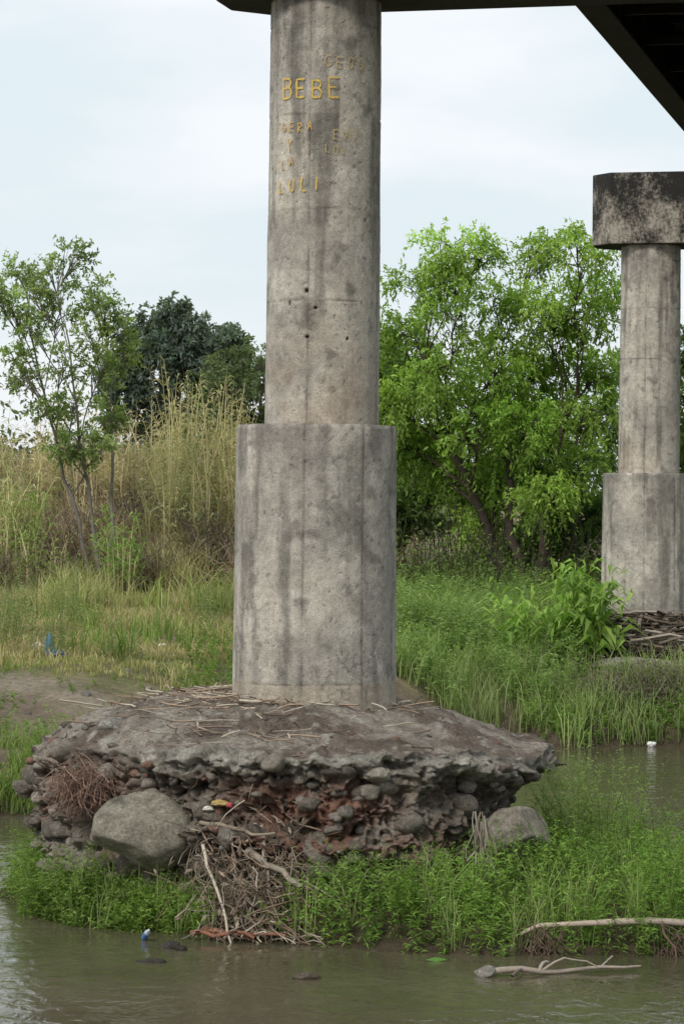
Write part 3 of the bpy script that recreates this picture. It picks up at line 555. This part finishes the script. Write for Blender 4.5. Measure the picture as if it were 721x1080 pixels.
for (p,q,r,c) in [((-1.65,34.6,1.05),(-1.25,33.7,.02),.024,(.50,.44,.35)),((-1.1,34.5,1.0),(-.45,33.9,.66),.05,(.30,.26,.21)),((-1.4,34.2,.2),(-.5,33.9,.12),.03,(.4,.33,.25)),
    ((-1.6,34.0,.12),(-.6,33.7,.06),.035,(.30,.15,.10)),((-1.3,34.6,.8),(-.6,33.9,.1),.035,(.36,.31,.24)),((-1.7,34.8,1.3),(-.8,34.3,1.25),.03,(.28,.23,.18)),((-.95,34.7,1.3),(-.75,34.0,.3),.03,(.38,.33,.26)),
    ((-1.75,33.9,.08),(-1.0,33.65,.05),.03,(.25,.12,.08))]:
    a.add(*tube(wob(p,q,9,.03),np.linspace(r,r*.6,9),7,c))
a.make('flood_debris',[M_dead],True)
a=Acc()
for k in range(420):
    p=np.array([-3.15,35.55,1.75])+rng.normal(size=3)*np.array([.16,.12,.12]); q=p+np.array([random.gauss(-.03,.18),random.gauss(-.1,.08),-random.uniform(.05,.38)]); a.add(*tube(wob(p,q,4,.04),.005,3,np.array((.27,.18,.14))*random.uniform(.5,1.3)))
a.make('exposed_roots',[M_dead])
a=Acc()
Wt=W.reshape(-1,3); idx=list(np.flatnonzero((J_.ravel()<.97)&(Wt[:,1]<38.5)&(Wt[:,0]<1.2))[::7])
for k in range(560):
    p=Wt[random.choice(idx)]+np.array([0,0,.02]); g2=np.exp(-((p[0]+1.6)/1.1)**2)
    if random.random()>g2+.15: continue
    an=random.random()*6.28; L=random.uniform(.12,.6); q=p+np.array([math.cos(an)*L,math.sin(an)*L,random.uniform(0,.08)]); a.add(*tube(wob(p,q,4,.015),random.choice([.004,.007,.012]),4,np.array(random.choice([(.48,.42,.34),(.22,.17,.13),(.36,.27,.2)]))))
a.make('footing_twigs',[M_dead])
a=Acc()
for k in range(1000):
    an=random.uniform(-1.9,1.3); r=random.uniform(1.1,2.6); x=FX+math.sin(an)*r; y=FY-math.cos(an)*r; z=2.6-.38*(r-1.1)+random.uniform(-.15,.25)
    L=random.uniform(.3,1.2); b2=random.random()*6.28; a.add(*tube(wob((x,y,z),(x+math.cos(b2)*L,y+math.sin(b2)*L*.5,z+random.uniform(-.25,.16)),4,.03),random.choice([.012,.02,.04]),4,np.array(random.choice([(.16,.13,.10),(.06,.05,.04),(.10,.08,.06),(.34,.30,.25)]))))
a.make('pier_driftwood',[M_dead])
stones('ledge_rocks',[(FX-.5,FY-2.9,1.62),(FX+1.2,FY-3.0,1.60),(FX+2.7,FY-2.9,1.58),(FX-.1,FY-3.4,1.25),(FX+1.5,FY-3.5,1.25)],[1.1,1.2,1.1,.6,.7],.20,[(.44,.41,.36),(.46,.43,.38),(.42,.39,.34),(.34,.3,.25),(.36,.32,.27)],4,.12,ang=1.0,still=(1,.6,.22))
a=Acc()
P=np.array([(2.1,33.1,.24),(2.35,33.1,.31),(2.8,33.1,.34),(3.2,33.05,.39),(3.6,33.1,.38),(4.1,33.1,.34),(4.6,33.2,.30),(5.4,33.3,.28)])+rng.normal(size=(8,3))*.012; a.add(*tube(P,[.02,.03,.033,.04,.04,.045,.045,.05],8,(.50,.41,.34)))
a.add(*tube([(2.45,33.1,.31),(2.3,33.0,.18),(2.25,32.95,.02),(2.2,32.9,-.1)],[.014,.012,.01,.008],6,(.2,.16,.12)))
a.add(*tube([(3.75,33.1,.39),(3.78,33.0,.25),(3.9,32.95,.1),(3.92,32.9,-.05)],[.014,.014,.012,.01],6,(.2,.13,.1)))
for k in range(110): 
    x=random.choice([2.3,2.4,3.85])+random.gauss(0,.09); z=random.uniform(.05,.36); p=(x,33.02,z); a.add(*tube(wob(p,(x+random.gauss(0,.12),32.95,z-random.uniform(.05,.25)),3,.02),.006,3,(.18,.13,.10)))
a.make('driftwood_branch',[M_dead],True)
a=Acc()
P=wob((1.55,31.35,.03),(3.35,31.9,.06),9,.04); a.add(*tube(P,np.linspace(.042,.012,9),7,(.36,.30,.25)))
a.add(*tube(wob(P[3],(2.35,31.55,.14),5,.02,.06),[.025,.02,.018,.012,.01],6,(.4,.35,.3))); a.add(*tube(wob(P[2],(1.9,31.1,.05),4,.01),.016,6,(.2,.16,.13))); a.add(*tube(wob(P[6],(3.1,32.05,.14),4,.01),.01,6,(.4,.35,.3)))
a.add(*tube(wob(P[3],(2.9,31.65,.05),6,.03,.16),[.016,.014,.012,.01,.009,.006],6,(.38,.33,.27)))
a.make('floating_driftwood',[M_dead],True)
stones('driftwood_stump',[(1.62,31.4,.04)],[.14],.45,[(.4,.37,.33)],3,.25,ang=.8)
stones('wet_rock',[(-1.95,33.25,.03),(-1.82,33.1,.02)],[.14,.09],.4,[(.10,.09,.08)]*2,3,.2,ang=.9)
stones('wet_rock',[(-2.1,32.15,.0)],[.17],.25,[(.09,.08,.07)],3,.2,ang=.9,still=(1,.6,.3))
stones('wet_rock',[(-.32,31.1,.02)],[.14],.3,[(.16,.13,.10)],3,.2,ang=.9,still=(1.2,.6,.35))
def blob(name,p,s,c,sub=3): 
    V0,F0=ico(sub); v=V0*(1+1.3*fbm(V0+p[0],1.9,4,4)[:,None])*np.array(s)+np.array(p); a=Acc(); a.add(v,F0,np.array(c)); a.make(name,[M_trash],False)
blob('blue_plastic_bag',(-6.2,60.5,T1(-6.2,60.5)+.28),(.11,.1,.24),(.07,.20,.36)); blob('blue_plastic_bag',(-6.0,60.3,T1(-6,60.3)+.1),(.18,.12,.08),(.1,.22,.36))
blob('white_plastic_bag',(7.0,64.0,.06),(.10,.08,.07),(.75,.75,.74)); blob('white_plastic_bag',(-1.7,35.9,2.36),(.17,.1,.03),(.6,.57,.52))
a=Acc()
for k in range(40): p=(1.72+random.gauss(0,.06),34.6,random.uniform(1.0,1.5)); a.add(*tube(wob(p,(p[0]+random.gauss(0,.07),34.5,p[2]-random.uniform(.2,.45)),4,.025),random.choice([.005,.008,.014]),4,random.choice([(.30,.27,.23),(.25,.22,.18),(.18,.15,.12)])))
a.make('snagged_roots',[M_dead],True)
blob('plastic_wrapper',(-1.45,34.75,1.55),(.12,.08,.04),(.5,.36,.14)); blob('plastic_wrapper',(-1.33,34.7,1.53),(.05,.05,.035),(.5,.1,.12)); blob('plastic_wrapper',(-1.6,34.75,1.48),(.07,.04,.03),(.65,.62,.55))
blob('plastic_wrapper',(-6.6,62,T1(-6.6,62)+.1),(.12,.1,.1),(.5,.42,.36)); blob('white_plastic_bag',(-4.0,64,T1(-4,64)+.05),(.1,.08,.04),(.6,.6,.58))
pr=[(0,0),(.035,.0),(.038,.02),(.038,.13),(.03,.17),(.014,.2),(.014,.225),(0,.225)]
V=[];n=14
for r,z in pr:
    for k in range(n): t=k*6.283/n; V.append((r*math.cos(t),r*math.sin(t),z))
F=[[i*n+k,i*n+(k+1)%n,(i+1)*n+(k+1)%n,(i+1)*n+k] for i in range(len(pr)-1) for k in range(n)]
ob=make('plastic_bottle',V,F,np.array([(.08,.2,.5) if 28<=i<56 else (.55,.6,.65) for i in range(len(V))]),[M_trash],smooth=True); ob.location=(-2.30,33.85,.02); ob.rotation_euler=(.9,.5,0)
a=Acc(); a.add(*leaves(np.array([[1.0,32.4,.02]]),np.array([[1.,.2,0]]),.26,.07,np.array([[.14,.30,.06]]),0)); a.make('floating_leaf',[M_leaf])

# ---------------------------------------------------------------- sky, sun, camera
w=bpy.data.worlds.new('World'); scene.world=w; w.use_nodes=True; nt=w.node_tree; nt.nodes.clear(); N=nt.nodes.new; L=nt.links.new
out=N('ShaderNodeOutputWorld'); bg=N('ShaderNodeBackground'); bg.inputs[1].default_value=.12
sk=N('ShaderNodeTexSky'); sk.sky_type='NISHITA'; sk.sun_disc=False; sk.sun_elevation=math.radians(42); sk.sun_rotation=math.radians(212); sk.dust_density=3
tc=N('ShaderNodeTexCoord'); mp=N('ShaderNodeMapping'); mp.inputs['Scale'].default_value=(1,1,3.2); L(tc.outputs['Generated'],mp.inputs[0])
no=N('ShaderNodeTexNoise'); no.inputs['Scale'].default_value=6.5; no.inputs['Detail'].default_value=6; no.inputs['Roughness'].default_value=.5; L(mp.outputs[0],no.inputs[0])
rp=N('ShaderNodeValToRGB'); e=rp.color_ramp.elements; e[0].position=.42; e[0].color=(.68,.76,.80,1); e[1].position=.64; e[1].color=(.82,.845,.87,1); L(no.outputs[0],rp.inputs[0])
sc=N('ShaderNodeVectorMath'); sc.operation='SCALE'; sc.inputs['Scale'].default_value=10.0; L(rp.outputs[0],sc.inputs[0])
mx=N('ShaderNodeMix'); mx.data_type='RGBA'; mx.inputs[0].default_value=.9; L(sk.outputs[0],mx.inputs[6]); L(sc.outputs[0],mx.inputs[7]); L(mx.outputs[2],bg.inputs[0]); L(bg.outputs[0],out.inputs[0])
sl=bpy.data.lights.new('sun','SUN'); sl.energy=2.2; sl.angle=math.radians(15); sl.color=(1,.95,.87); so=bpy.data.objects.new('sun',sl); scene.collection.objects.link(so)
az=math.radians(212); el=math.radians(42); dv=Vector((math.sin(az)*math.cos(el),math.cos(az)*math.cos(el),math.sin(el))); so.rotation_euler=dv.to_track_quat('Z','Y').to_euler(); so.location=dv*60
cam=bpy.data.cameras.new('camera'); cam.lens=100; cam.sensor_width=36; cam.sensor_fit='AUTO'; cam.clip_end=4000; cam.clip_start=.5
co=bpy.data.objects.new('camera',cam); scene.collection.objects.link(co)
co.matrix_world=Matrix.Translation((0,0,5))@Matrix.Rotation(math.radians(-.58),4,'Y')@Matrix.Rotation(math.radians(90.19),4,'X')
scene.camera=co
